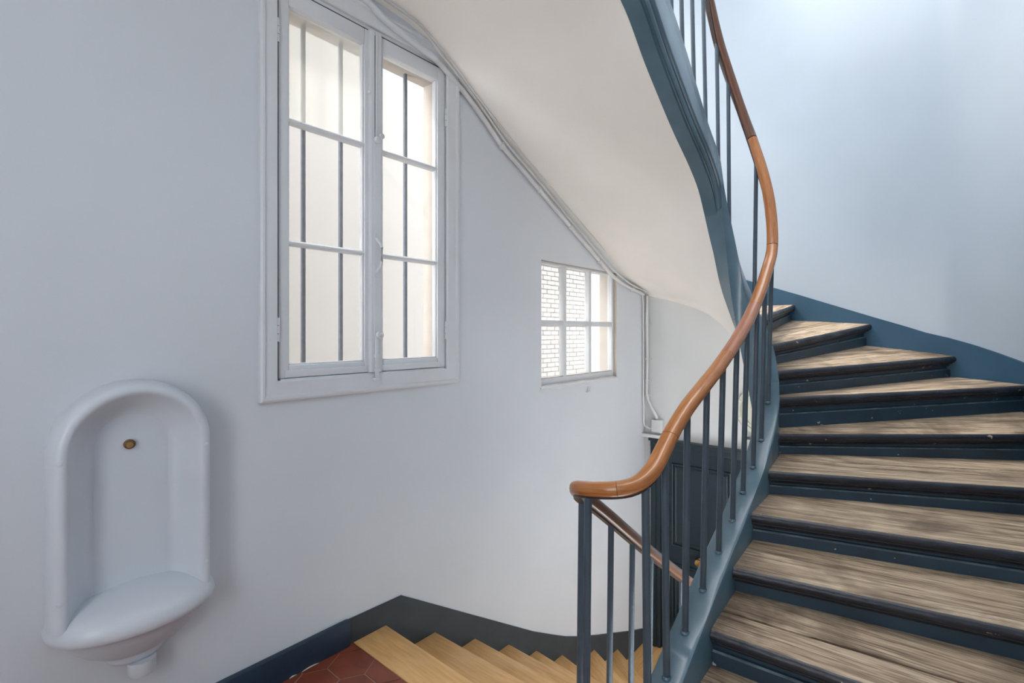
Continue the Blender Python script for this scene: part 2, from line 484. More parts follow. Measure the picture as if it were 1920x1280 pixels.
# skirting around the back and right walls
sk = [(4.39, 0.80, 1.925), (4.39, 0.901, 1.889), (4.39, 1.09, 1.820), (4.39, 1.29, 1.746), (4.39, 1.501, 1.664), (4.39, 1.763, 1.563), (4.39, 1.94, 1.497), (4.39, 2.042, 1.456),
      (4.386, 2.161, 1.421), (4.350, 2.297, 1.371), (4.285, 2.406, 1.322), (4.202, 2.491, 1.280), (4.07, 2.566, 1.23), (3.89, 2.6, 1.16), (3.5, 2.6, 1.02), (3.0, 2.6, 0.84), (2.4, 2.6, 0.62), (1.7, 2.6, 0.33), (1.4, 2.6, 0.2)]
b = MB(); r0, r1, r2, r3 = [], [], [], []
for i, (s, t, z) in enumerate(sk):
    cx, ct = SB - RC, TR - RC
    n = Vector((-1, 0)) if t <= ct else (Vector((0, -1)) if s <= cx else Vector((cx - s, ct - t)).normalized())
    si, ti = s + n.x * 0.013, t + n.y * 0.013
    s, t = s - n.x * 0.01, t - n.y * 0.01
    r0.append(V(s, t, z)); r1.append(V(si, ti, z - 0.001)); dz_ = 0.24 if t < 1.2 else 0.5
    r2.append(V(si, ti, z - dz_)); r3.append(V(s, t, z - dz_))
b.grid([r0, r1, r2, r3], closed_u=True)
b.build('trim_2', M_skirt_r, smooth=True, label='blue skirting curving up the wall beside the worn treads', cat='skirting', kind='structure')

# ------------------------------------------------------------------ courtyard outside
court = thing('wall_court', 'cream courtyard wall with white painted bricks seen through the windows', 'wall', V(5, -3, -1.6), kind='structure')
b = MB(); b.box(-3, 6.3, -3.2, -3.0, -1.6, 7.2); b.box(8.20, 14, -3.2, -2.955, -1.6, 7.2); b.box(6.3, 8.42, -3.2, -3.0, 2.75, 7.2)
b.box(6.3, 8.42, -3.2, -3.0, -1.6, 0.30)
b.build('render', M_court, court)
b = MB(); b.box(6.3, 8.42, -3.2, -3.012, 0.30, 2.75)
b.build('mortar', M_mortar, court)
bm_me = None
for j in range(31):
    for i in range(-1, 10):
        s0 = 6.3 + 0.228 * i + (0.114 if j % 2 else 0)
        if s0 < 6.28 or s0 + 0.218 > 8.36: continue
        M = Matrix.Translation(V(s0 + 0.109, -3.0 + random.uniform(-0.004, 0.006), 0.335 + 0.079 * j)) @ Matrix.Rotation(random.uniform(-0.008, 0.008), 4, 'Y')
        if bm_me is None:
            tb = MB(); tb.box(-0.109, 0.109, -0.02, 0.012, -0.0335, 0.0335)
            tb.v = [M @ p for p in tb.v]
            o = tb.build('brick', M_brick, court, M=M, bevel=0.006, segs=1); bm_me = o.data
        else:
            link(bpy.data.objects.new('brick', bm_me), court, M)
b = MB(); b.box(-3, 14, -3.2, -0.17, -1.9, -1.6)
b.build('floor', M_court, label='pale courtyard paving below the windows', cat='floor', kind='structure')

# ------------------------------------------------------------------ big casement window
win = thing('window_1', 'tall white casement window with six panes and iron bars outside', 'window', V(1.41, 0, 1.17), kind='structure')
A0, A1, B0, B1 = 0.862, 1.964, 1.170, 3.035      # casing outside
I0, I1, J0, J1 = 0.934, 1.872, 1.255, 2.945      # sash opening


def bar_box(name, s0, s1, t0, t1, z0, z1, mat, parent, bevel=0.003, **k):
    b = MB(); b.box(s0, s1, t0, t1, z0, z1)
    return b.build(name, mat, parent, bevel=bevel, **k)


def casing_piece(name, pts):
    """mitred flat board with a raised outer bead; pts = outer a, outer b, inner b, inner a in (s,z)"""
    b = MB()
    (oa, ob, ib, ia) = [Vector(q) for q in pts]
    levels = [(0.0, 0.0), (0.0, 0.021), (0.10, 0.026), (0.22, 0.026), (0.30, 0.019), (0.94, 0.019), (1.0, 0.014), (1.0, -0.03), (0, -0.03)]
    rows = []
    for u, t in levels:
        a_ = oa.lerp(ia, u); b_ = ob.lerp(ib, u)
        rows.append([V(a_.x, t, a_.y), V(b_.x, t, b_.y)])
    bb, n, m_ = b.grid(rows, closed_u=True)
    b.cap([bb + i * m_ for i in range(n)]); b.cap([bb + i * m_ + 1 for i in range(n)])
    return b.build(name, M_white, win)


casing_piece('casing', [(A0, B0), (A0, B1), (I0, J1), (I0, J0)])
casing_piece('casing', [(A1, B1), (A1, B0), (I1, J0), (I1, J1)])
casing_piece('casing', [(A0, B0), (A1, B0), (I1, J0), (I0, J0)])
casing_piece('casing', [(A0, B1), (A1, B1), (I1, J1), (I0, J1)])
# fixed frame behind the casing
for q in ((0.90, I0 + 0.012, 1.21, 2.98), (I1 - 0.012, 1.90, 1.21, 2.98)):
    bar_box('frame', q[0], q[1], -0.075, -0.002, q[2], q[3], M_white, win)
bar_box('frame', I0 + 0.012, I1 - 0.012, -0.075, -0.002, 2.925, 2.98, M_white, win)
bar_box('frame', I0 + 0.012, I1 - 0.012, -0.075, 0.012, 1.21, 1.262, M_white, win)


def sash(s0, s1, z0, z1, g0, g1, h0, h1, mun, mats, t0=-0.045, t1=0.004):
    """one casement: stiles, rails, glazing bars, panes"""
    b = MB()
    root = bar_box('sash', s0, g0, t0, t1, z0, z1, M_white, win, 0.004)            # left stile carries the rest
    bar_box('stile', g1, s1, t0, t1, z0, z1, M_white, root, 0.004)
    bar_box('rail', g0, g1, t0, t1 - 0.001, z0, h0, M_white, root, 0.004)
    bar_box('rail', g0, g1, t0, t1 - 0.001, h1, z1, M_white, root, 0.004)
    # weathered drip board of the lower rail
    bar_box('drip_rail', g0 - 0.02, g1 + 0.01, t1 - 0.001, t1 + 0.007, z0 + 0.004, z0 + 0.034, M_white, root, 0.003)
    for z in mun:
        b = MB()
        pr = [(-0.036, -0.011), (-0.012, -0.012), (-0.004, -0.008), (0.0, -0.004), (0.0, 0.004), (-0.004, 0.008), (-0.012, 0.012), (-0.036, 0.011)]
        b.grid([[V(s, t, z + q) for t, q in pr] for s in (g0 - 0.002, g1 + 0.002)], closed_v=True)
        b.build('glazing_bar', M_white, root, smooth=True)
    zs = [h0] + list(mun) + [h1]
    for k in range(len(zs) - 1):
        bar_box('pane', g0 - 0.004, g1 + 0.004, -0.030, -0.0265, zs[k] - 0.004, zs[k + 1] + 0.004, mats[k], root, 0)
    # putty bead around the glass
    for (a, c, d, e) in ((g0, g0 + 0.006, h0, h1), (g1 - 0.006, g1, h0, h1)):
        bar_box('putty_bead', a, c, -0.026, -0.006, d, e, M_white, root, 0.002)
    bar_box('putty_bead', g0 + 0.006, g1 - 0.006, -0.026, -0.004, h0, h0 + 0.007, M_white, root, 0.002)
    return root


sash(I0 + 0.004, 1.404, 1.262, 2.925, 0.986, 1.354, 1.318, 2.852, (1.842, 2.366), (M_glass, M_glass, M_glass_h))
sash(1.408, I1 - 0.003, 1.262, 2.925, 1.458, 1.814, 1.318, 2.852, (1.842, 2.362), (M_glass, M_glass, M_glass))
# rounded cover strip on the meeting stiles
b = MB()
pr = [(1.372, 0.004), (1.374, 0.016), (1.382, 0.021), (1.394, 0.022), (1.398, 0.024), (1.432, 0.024), (1.438, 0.020), (1.440, 0.004)]
b.grid([[V(s, t, z) for s, t in pr] for z in (1.264, 2.924)])
b.add([V(s, t, 1.264) for s, t in pr], [tuple(range(8))]); b.add([V(s, t, 2.924) for s, t in pr], [tuple(range(8))])
b.build('cover_strip', M_white, win)
# dark gaps round the sashes
bar_box('gap', I0 - 0.0015, I0 + 0.0032, -0.03, 0.0150, 1.258, 2.93, M_crack, win, 0)
bar_box('gap', I1 - 0.0035, I1 - 0.0005, -0.03, 0.0015, 1.262, 2.925, M_crack, win, 0)
bar_box('gap', I0 + 0.004, I1 - 0.004, -0.03, 0.0055, 1.2595, 1.2628, M_crack, win, 0)
bar_box('gap', I0 + 0.004, I1 - 0.004, -0.03, 0.0015, 2.925, 2.929, M_crack, win, 0)
bar_box('gap', 1.3965, 1.3985, 0.020, 0.0248, 2.40, 2.90, M_crack, win, 0)
bar_box('gap', 1.3965, 1.3980, 0.020, 0.0246, 1.264, 1.44, M_crack, win, 0)
# hinges
for s, zz in ((I0 + 0.002, 1.47), (I0 + 0.002, 2.72), (I1 - 0.002, 1.47), (I1 - 0.002, 2.66)):
    b = MB()
    for k in range(3):
        b.tube([V(s, 0.010, zz - 0.05 + 0.034 * k), V(s, 0.010, zz - 0.05 + 0.034 * k + 0.031)], 0.0075, 10)
    b.build('hinge', M_white, win, smooth=True)
# pull handle
b = MB()
hp = [V(1.408, 0.026, 1.915), V(1.410, 0.034, 1.900), V(1.412, 0.052, 1.886), V(1.414, 0.058, 1.868), V(1.414, 0.058, 1.80), V(1.412, 0.052, 1.776), V(1.410, 0.034, 1.765), V(1.408, 0.026, 1.752)]
b.tube(hp, [0.010, 0.0075, 0.0065, 0.0065, 0.0065, 0.0065, 0.0075, 0.010], 10)
for zz in (1.925, 1.740):
    b.tube([V(1.408, 0.022, zz), V(1.408, 0.029, zz)], [0.015, 0.013], 14)
b.build('handle', M_white, win, smooth=True)
# lower bolt and upper bolt
b = MB()
b.box(1.396, 1.416, 0.024, 0.034, 1.235, 1.44); b.box(1.392, 1.420, 0.024, 0.038, 1.335, 1.352); b.box(1.390, 1.422, 0.010, 0.036, 1.222, 1.236)
b.box(1.392, 1.420, 0.024, 0.037, 1.268, 1.282)
b.tube([V(1.416, 0.030, 1.445), V(1.418, 0.046, 1.445)], 0.019, 16); b.tube([V(1.418, 0.046, 1.445), V(1.419, 0.054, 1.445)], [0.011, 0.008], 14)
b.build('bolt', M_white, win, bevel=0.0015)
b = MB()
b.box(1.399, 1.411, 0.024, 0.030, 2.40, 2.92); b.tube([V(1.408, 0.028, 2.395), V(1.410, 0.042, 2.395)], [0.018, 0.015], 16); b.tube([V(1.425, 0.03, 2.415), V(1.427, 0.047, 2.415)], 0.013, 14)
b.build('bolt', M_white, win, bevel=0.0015)
b = MB(); b.tube([V(1.372, 0.004, 2.62), V(1.372, 0.018, 2.62)], [0.006, 0.009], 12); b.tube([V(1.372, 0.018, 2.62), V(1.372, 0.028, 2.62)], [0.009, 0.004], 12)
b.build('knob', M_white, win, smooth=True)
# outer masonry reveal (narrower opening outside) and iron bars
for q in ((0.905, 0.96, 1.215, 2.975), (1.855, 1.895, 1.215, 2.975)):
    bar_box('reveal', q[0], q[1], -0.169, -0.08, q[2], q[3], M_reveal, win, 0)
bar_box('reveal', 0.96, 1.855, -0.169, -0.08, 2.88, 2.975, M_reveal, win, 0)
bar_box('sill', 0.96, 1.855, -0.20, -0.08, 1.215, 1.285, M_reveal, win, 0.004)
for s in (1.114, 1.304, 1.497, 1.695):
    bar_box('bar', s - 0.0085, s + 0.0085, -0.137, -0.120, 1.28, 2.885, M_bar, win, 0.002)

# ------------------------------------------------------------------ small fixed window
w2 = thing('window_2', 'small white six-pane window low on the wall under the stair soffit', 'window', V(3.3, 0, 1.08), kind='structure')
S0, S1, Q0, Q1 = 2.765, 3.84, 1.075, 1.965
for q in ((S0, S0 + 0.014, Q0, Q1), (S1 - 0.034, S1, Q0, Q1), (S0 + 0.014, S1 - 0.034, Q1 - 0.018, Q1), (S0 + 0.014, S1 - 0.034, Q0, Q0 + 0.055)):
    bar_box('frame', q[0], q[1], -0.075, -0.03, q[2], q[3], M_white, w2, 0.003)
gl = [2.779, 3.075, 3.115, 3.435, 3.47, 3.806]
for a, c in ((gl[1], gl[2]), (gl[3], gl[4])):
    bar_box('glazing_bar', a, c, -0.072, -0.026, Q0 + 0.055, Q1 - 0.018, M_white, w2, 0.006)
for k in range(3):
    bar_box('glazing_bar', gl[2 * k], gl[2 * k + 1], -0.072, -0.028, 1.505, 1.545, M_white, w2, 0.006)
    bar_box('pane', gl[2 * k] - 0.003, gl[2 * k + 1] + 0.003, -0.055, -0.051, Q0 + 0.052, 1.508, M_glass_w, w2, 0)
    bar_box('pane', gl[2 * k] - 0.003, gl[2 * k + 1] + 0.003, -0.055, -0.051, 1.542, Q1 - 0.015, M_glass_w, w2, 0)
# rough plastered sill, wavy front edge
b = MB(); rows = []
for i in range(25):
    u = i / 24; s = S0 - 0.012 + u * (S1 - S0 + 0.03)
    w = 0.004 * math.sin(17 * u) + 0.003 * math.sin(41 * u + 1)
    rows.append([V(s, -0.04, Q0 - 0.01), V(s, -0.04, Q0 + 0.010), V(s, 0.002, Q0 - 0.002 + w * 0.4), V(s, 0.010 + w * 0.6, Q0 - 0.012 + w), V(s, 0.0, Q0 - 0.03 + w)])
bb, n, m_ = b.grid(rows, closed_v=True); b.cap(range(bb, bb + m_)); b.cap(range(bb + (n - 1) * m_, bb + n * m_))
b.build('sill', M_white, w2, smooth=True)
b = MB(); b.box(3.345, 3.395, 0.0, 0.022, 0.985, 0.993); b.box(3.368, 3.374, 0.0, 0.03, 0.985, 1.03)
b.build('catch', M_white, w2, bevel=0.0015)
for q in ((S0 + 0.014, gl[1], Q0 + 0.050, Q0 + 0.056), (gl[2], gl[3], Q0 + 0.050, Q0 + 0.056), (gl[4], gl[5], Q0 + 0.050, Q0 + 0.056)):
    bar_box('gap', q[0], q[1], -0.05, -0.0285, q[2], q[3], M_reveal, w2, 0)

# ------------------------------------------------------------------ wall fountain
fo = thing('wall_fountain', 'white enamelled arched wall fountain with half-round basin on the left wall', 'fountain', V(0.4435, 0, 0.3))
CS, HW, ZT, ZB = 0.4435, 0.2215, 1.297, 0.55
ZS = ZT - HW
out = [(-1, ZB + (ZS - ZB) * i / 8, 0) for i in range(8)]
path = [((-1, 0), ZB + (ZS - ZB) * i / 10) for i in range(10)]
pts = []
for i in range(10): pts.append((-1.0, 0.0, ZB + (ZS - ZB) * i / 10))
for i in range(41):
    q = math.pi - math.pi * i / 40
    pts.append((math.cos(q), math.sin(q), ZS))
for i in range(1, 11): pts.append((1.0, 0.0, ZS - (ZS - ZB) * i / 10))
sec = [(0.0, 0.0), (-0.002, 0.03), (0.002, 0.062), (0.008, 0.086), (0.018, 0.100), (0.030, 0.104), (0.040, 0.101), (0.046, 0.092), (0.053, 0.078), (0.068, 0.050), (0.088, 0.022), (0.102, 0.009), (0.112, 0.0065), (0.122, 0.005)]
b = MB(); rows = []
for cx, sz, zb in pts:
    rows.append([V(CS + cx * (HW - o), t, zb + sz * (HW - o)) for o, t in sec])
b.grid(rows)
body = b.build('niche', M_fount, fo, smooth=True, sharp=80)
b = MB(); hw = HW - 0.118
poly = [V(CS - hw, 0.006, ZB)] + [V(CS + hw * math.cos(math.pi - math.pi * i / 40), 0.006, ZS + hw * math.sin(math.pi - math.pi * i / 40)) for i in range(41)] + [V(CS + hw, 0.006, ZB)]
b.add(poly, [tuple(range(len(poly)))])
b.build('back_panel', M_fount, fo)
# basin: top shelf, rounded lip, bowl
b = MB()
BC, BA, BB = 0.452, 0.236, 0.195
rings = [(0.02, 0.612), (0.30, 0.606), (0.60, 0.592), (0.80, 0.577), (0.90, 0.565), (0.96, 0.552), (0.99, 0.538), (1.0, 0.522), (0.985, 0.508), (0.95, 0.500), (0.90, 0.497), (0.86, 0.490), (0.80, 0.470),
         (0.70, 0.440), (0.58, 0.413), (0.46, 0.394), (0.36, 0.384), (0.345, 0.378), (0.335, 0.366), (0.30, 0.354), (0.22, 0.348), (0.05, 0.347)]
rows = []
for r, z in rings:
    row = []
    for i in range(49):
        q = math.pi - math.pi * i / 48
        st = r * BB * math.sin(q) ** 0.85
        row.append(V(BC + r * BA * math.cos(q), 0.001 + st, z - (0.03 * (0.452 - BC))))
    rows.append(row)
b.grid(rows)
b.build('basin', M_fount, fo, smooth=True, sharp=80)
b = MB(); b.tube([V(0.462, 0.046, 0.352), V(0.462, 0.046, 0.312), V(0.462, 0.046, 0.304)], [0.040, 0.040, 0.036], 24)
b.build('drain', M_fount, fo, smooth=True, sharp=50)
b = MB(); b.tube([V(0.435, 0.006, 1.078), V(0.435, 0.016, 1.078), V(0.435, 0.017, 1.078)], [0.0165, 0.0165, 0.013], 20)
tp = b.build('tap_stub', M_brass_old, fo, smooth=True, label='old brass tap stub')
b = MB(); b.tube([V(0.433, 0.016, 1.077), V(0.433, 0.026, 1.077), V(0.433, 0.0265, 1.077)], [0.0105, 0.0100, 0.006], 16)
b.build('tap_nut', M_brass, tp, smooth=True)
for s, z in ((0.247, 1.062), (0.640, 1.056), (0.640, 0.634), (0.247, 0.64)):
    b = MB(); b.tube([V(s, 0.099, z), V(s, 0.104, z), V(s, 0.1065, z)], [0.0085, 0.0075, 0.003], 12)
    b.build('screw', M_fount, fo, smooth=True)

# ------------------------------------------------------------------ stair path (well of the stair)
NS, FS, CT, R0 = 1.56, 2.95, 1.25, 0.15
L0 = 3.2 - NS; LA = math.pi * R0; L2 = FS - NS
U1, U2, U3, U4 = L0, L0 + LA, L0 + LA + L2, L0 + 2 * LA + L2


def path(U, off=0.0):
    """plan point (s,t) of the well line at length U; off > 0 = away from the well"""
    r = R0 + off
    if U < U1: return (3.2 - U, CT - r)
    if U < U2:
        q = math.pi * (U - U1) / LA            # from the lower side round the near end
        return (NS - r * math.sin(q), CT - r * math.cos(q))
    if U < U3: return (NS + (U - U2), CT + r)
    if U < U4:
        q = math.pi * (U - U3) / LA
        return (FS + r * math.sin(q), CT + r * math.cos(q))
    return (FS - (U - U4), CT - r)


uL = lambda s: 3.2 - s
uR = lambda s: U2 + (s - NS)
uF = lambda d: U3 + LA * d / 180
uN = lambda d: U1 + LA * d / 180
uU = lambda s: U4 + (FS - s)

ztop = pchip([(uL(3.2), -1.1), (uL(2.597), -0.71), (uL(2.039), -0.33), (uL(1.64), -0.05), (uN(0), 0.0), (uN(90), 0.13), (uN(180), 0.252),
              (uR(1.627), 0.282), (uR(1.79), 0.361), (uR(1.97), 0.446), (uR(2.154), 0.532), (uR(2.34), 0.613), (uR(2.5), 0.70), (uR(2.67), 0.784), (uR(2.82), 0.895),
              (uF(0), 1.05), (uF(45), 1.39), (uF(70), 1.56), (uF(90), 1.735), (uF(120), 2.03), (uF(150), 2.26), (uF(180), 2.45),
              (uU(2.739), 2.61), (uU(2.59), 2.735), (uU(2.43), 2.87), (uU(2.242), 3.01), (uU(1.99), 3.17), (uU(1.6), 3.34), (uU(1.2), 3.43)])
zbot = pchip([(uL(3.2), -1.37), (uL(2.597), -0.98), (uL(2.039), -0.6), (uL(1.64), -0.32), (uN(0), -0.25), (uN(90), -0.13), (uN(180), -0.02),
              (uR(1.79), 0.09), (uR(2.154), 0.26), (uR(2.5), 0.43), (uR(2.82), 0.60),
              (uF(0), 0.68), (uF(45), 0.93), (uF(90), 1.276), (uF(110), 1.466), (uF(135), 1.74), (uF(150), 1.96), (uF(180), 2.22),
              (uU(2.817), 2.347), (uU(2.53), 2.515), (uU(2.204), 2.734), (uU(1.99), 2.90), (uU(1.6), 3.06), (uU(1.2), 3.12)])
zrail = pchip([(uL(3.2), -0.27), (uL(2.597), 0.14), (uL(2.039), 0.519), (uL(1.64), 0.803), (uN(0), 0.855), (uN(45), 0.918), (uN(90), 0.943), (uN(135), 0.962), (uN(180), 1.018),
               (uR(1.58), 1.030), (uR(1.70), 1.125), (uR(1.816), 1.199), (uR(2.112), 1.321), (uR(2.488), 1.503), (uR(2.716), 1.659), (uR(2.876), 1.805),
               (uF(0), 1.885), (uF(45), 2.265), (uF(90), 2.685), (uF(135), 3.107), (uF(180), 3.43), (uU(2.5), 3.72), (uU(2.0), 4.0)])
roff = pchip([(0, -0.01), (U2, -0.01), (uR(1.9), 0.015), (uR(2.4), 0.02), (U4 + 1, 0.02)])

HWS = 0.055       # half thickness of the string
stair = thing('staircase', 'old winding staircase with worn wooden treads and dark blue risers', 'staircase', V(1.6, 2.0, 0))


def string_part(name, ua, ub, n, mat, bead=False, nz=0.0):
    b = MB(); rows = []
    for U in frange(ua, ub, n):
        zt, zb = ztop(U), zbot(U)
        w = 0.004 * noise.noise(Vector((U * 5, 0.3, 0))) + nz * noise.noise(Vector((U * 14, 1.3, 0)))
        row = []
        foot = ((-HWS, zb + 0.052), (-HWS + 0.012, zb + 0.048), (-HWS + 0.014, zb + 0.024), (-HWS + 0.034, zb + 0.020), (-HWS + 0.036, zb + w)) if bead else ((-HWS, zb + w),)
        for off, z in foot + ((HWS, zb + w * 0.5), (HWS, zt - 0.014), (HWS - 0.004, zt - 0.004), (HWS - 0.014, zt + w), (-HWS + 0.014, zt + w), (-HWS + 0.004, zt - 0.004), (-HWS, zt - 0.014)):
            s, t = path(U, off)
            row.append(V(s, t, z))
        rows.append(row)
    bb, N, m_ = b.grid(rows, closed_v=True)
    b.cap(range(bb, bb + m_)); b.cap(range(bb + (N - 1) * m_, bb + N * m_))
    o = b.build(name, mat, stair, smooth=True, sharp=28)
    if bead:
        for k, (dz, rr, io) in enumerate(((0.030, 0.013, 0.020), (0.060, 0.006, -0.001))):
            b = MB()
            b.tube([V(*path(U, -HWS + io), zbot(U) + dz) for U in frange(ua, ub, n)], rr, 8)
            b.build('bead', M_string, o, smooth=True)
    return o


string_part('string', uL(3.1), uN(60), 40, M_string)
string_part('string', uN(60) + 0.0005, uF(20), 70, M_string)
string_part('string', uF(20) + 0.0005, uF(168), 60, M_string, nz=0.004)
string_part('string', uF(168) + 0.0005, uU(1.25), 60, M_string, bead=True)

# ---- treads and risers of the old flight: (nose at string s,t,z) (nose at wall s,t,z)
noses = [
    ((1.600, 1.458, 0.205), (1.585, 2.590, 0.205)),
    ((1.883, 1.458, 0.346), (1.955, 2.590, 0.346)),
    ((2.156, 1.458, 0.480), (2.378, 2.590, 0.480)),
    ((2.428, 1.458, 0.630), (2.735, 2.590, 0.630)),
    ((2.728, 1.458, 0.761), (3.275, 2.590, 0.761)),
    ((2.955, 1.458, 0.913), (3.900, 2.575, 0.913)),
    ((2.985, 1.452, 1.104), (4.155, 2.515, 1.150)),
    ((3.046, 1.431, 1.244), (4.373, 2.201, 1.302)),
    ((3.102, 1.387, 1.387), (4.381, 1.745, 1.517)),
    ((3.140, 1.325, 1.550), (4.381, 1.260, 1.673)),
    ((3.156, 1.250, 1.720), (4.381, 0.760, 1.835)),
]
gaps = {1: (0.42, 0.012), 4: (0.52, 0.005), 7: (0.48, 0.004), 8: (0.45, 0.004)}
TH = 0.042
# the old treads have settled: their back edge sits a little higher than the nose (string end, wall end)
LIFT = {1: (0.025, 0.01), 2: (0.025, 0.02), 3: (0.01, 0.0), 4: (0.045, 0.0), 5: (0.03, 0.09), 6: (0.0, 0.015), 7: (0.027, 0.065), 8: (0.04, 0.034)}


def tread_frame(a, c):
    x = (c - a).normalized(); y = Vector((0, 0, 1)).cross(x).normalized(); z = x.cross(y)
    M = Matrix((x, y, z)).transposed().to_4x4(); M.translation = a
    return M


def nose_pt(k, u):
    a, c = Vector(noses[k][0]), Vector(noses[k][1])
    a, c = V(*a), V(*c)
    return a.lerp(c, u)


def back_dir(k):
    a, c = nose_pt(k, 0), nose_pt(k, 1)
    d = (c - a); d.z = 0; d.normalize()
    return Vector((-d.y, d.x, 0))          # towards the next step (left of the nose direction)


def sheet(k, n):
    """surface of tread k: front line, back line sampled n+1 times (back = nose of k+1 pushed back 6 cm)"""
    fr = [nose_pt(k, i / n) for i in range(n + 1)]
    if k + 1 < len(noses):
        d = back_dir(k + 1)
        bk = [nose_pt(k + 1, i / n) + d * 0.065 for i in range(n + 1)]
    else:
        bk = [p + back_dir(k) * 0.25 for p in fr]
    # heights of the back edge follow tread k, slightly raised at the wall for the sagging winders
    la, lb = LIFT.get(k, (0.0, 0.0))
    for i, p in enumerate(bk):
        p.z = fr[i].z + la + (lb - la) * (i / n)
    return fr, bk


for k in range(len(noses) - 1):
    n = 40
    fr, bk = sheet(k, n)
    d = back_dir(k)
    M = tread_frame(nose_pt(k, 0), nose_pt(k, 1))
    gap = gaps.get(k)
    # profile of the nose (out, down) then planks behind it
    prof = [(-0.005, 0.0), (-0.0015, -0.0008), (0.006, -0.005), (0.0115, -0.013), (0.013, -0.022), (0.011, -0.031), (0.005, -0.039), (-0.004, -TH)]
    ue = gap[0] if gap else 1.0
    b = MB(); rows = []
    for i in range(n + 1):
        j1 = noise.noise(Vector((i * 0.33, k * 7.1, 0.2))) * 0.0035 + noise.noise(Vector((i * 1.1, k * 3.3, 4.2))) * 0.0028
        wear = max(0, noise.noise(Vector((i * 0.21, k * 5.7, 9.1))) - 0.25) * 0.02
        rz = min(1, i / 4, (n - i) / 4)
        row = []
        dep = bk[i] - fr[i]
        end = fr[i] + dep * ue
        end.z = fr[i].z + (bk[i].z - fr[i].z) * ue
        row.append(Vector((end.x, end.y, end.z - TH)))
        row.append(end)
        row.append(fr[i] + dep * 0.5 * ue + Vector((0, 0, -0.0025 * math.sin(math.pi * i / n))))
        for q, (o_, z_) in enumerate(prof):
            e = (j1 - wear) * rz if q < 5 else 0
            row.append(fr[i] - d * (o_ + e - 0.012) + Vector((0, 0, z_ - (wear * 0.4 + 0.002 * math.sin(math.pi * i / n)) * rz * (1 if q < 4 else 0))))
        rows.append(row)
    bb, N, m_ = b.grid(rows, closed_v=True, mi=lambda i, j: 1 if 4 <= j <= 9 else 0)
    b.cap(range(bb, bb + m_)); b.cap(reversed(range(bb + (N - 1) * m_, bb + N * m_)))
    tr = b.build('tread', [M_wood, M_nose], stair, M=M, smooth=True, sharp=35)
    if gap:
        b = MB(); rows = []
        for i in range(n + 1):
            dep = bk[i] - fr[i]; L = dep.length
            g = gap[1] * (1 + 0.9 * noise.noise(Vector((i * 0.25, k * 2.2, 1.7))))
            a_ = fr[i] + dep * (ue + g / max(L, 0.02)); a_.z = fr[i].z + (bk[i].z - fr[i].z) * ue
            e_ = bk[i].copy()
            if (e_ - fr[i]).length <= (a_ - fr[i]).length: e_ = a_ + dep.normalized() * 0.002
            rows.append([a_ - Vector((0, 0, TH)), a_ + Vector((0, 0, 0.001)), e_, e_ - Vector((0, 0, TH))])
        bb, N, m_ = b.grid(rows, closed_v=True); b.cap(range(bb, bb + m_)); b.cap(reversed(range(bb + (N - 1) * m_, bb + N * m_)))
        b.build('plank', M_wood, tr, M=M, smooth=True, sharp=35)
    # riser: board behind the nose, cove under it and a proud lower board
    def low(i): return (nose_pt(k - 1, i / n).z if k else 0.0)
    def vface(name, o0, o1, zlo, zhi, mat, parent, sec=None):
        b = MB(); rows = []
        for i in range(0, n + 1, 4):
            p = nose_pt(k, i / n); zl = zlo(i) if callable(zlo) else zlo; zh = p.z - TH + zhi
            A = p + d * o0; B = p + d * o1
            rows.append([Vector((A.x, A.y, zl)), Vector((A.x, A.y, zh)), Vector((B.x, B.y, zh)), Vector((B.x, B.y, zl))])
        bb, N, m_ = b.grid(rows, closed_v=True); b.cap(range(bb, bb + m_)); b.cap(reversed(range(bb + (N - 1) * m_, bb + N * m_)))
        return b.build(name, mat, parent, M=M)
    l0, l1 = LIFT.get(k - 1, (0.0, 0.0))
    rs = vface('riser', 0.046, 0.064, lambda i: low(i) - 0.02, 0.0, M_blue, stair)
    if k != 2:
        lv = lambda i: low(i) + l0 + (l1 - l0) * i / n - 0.01
        b = MB(); rows = []
        for i in range(0, n + 1, 2):
            p = nose_pt(k, i / n); zl = lv(i); zm = zl + (p.z - TH - zl) * 0.60
            A = p + d * 0.030; B = p + d * 0.048
            rows.append([Vector((A.x, A.y, zl)), Vector((A.x, A.y, zm - 0.006)), Vector((A.x + d.x * 0.007, A.y + d.y * 0.007, zm)), Vector((B.x, B.y, zm + 0.004)), Vector((B.x, B.y, zl))])
        bb, N, m_ = b.grid(rows, closed_v=True, mi=lambda i, j: 1 if j == 1 else 0); b.cap(range(bb, bb + m_)); b.cap(reversed(range(bb + (N - 1) * m_, bb + N * m_)))
        b.build('riser_board', [M_blue, M_worn_lit], rs, M=M)
    b = MB(); rows = []
    for i in range(0, n + 1, 2):
        p = nose_pt(k, i / n); zt_ = p.z - TH
        sec_ = [(0.016, 0.002), (0.016, -0.006), (0.022, -0.010), (0.030, -0.013), (0.035, -0.019), (0.037, -0.024), (0.050, -0.024), (0.050, 0.002)]
        rows.append([Vector((p.x + d.x * o_, p.y + d.y * o_, zt_ + z_)) for o_, z_ in sec_])
    bb, N, m_ = b.grid(rows, closed_v=True); b.cap(range(bb, bb + m_)); b.cap(reversed(range(bb + (N - 1) * m_, bb + N * m_)))
    b.build('cove', M_nose, rs, M=M, smooth=True, sharp=50)

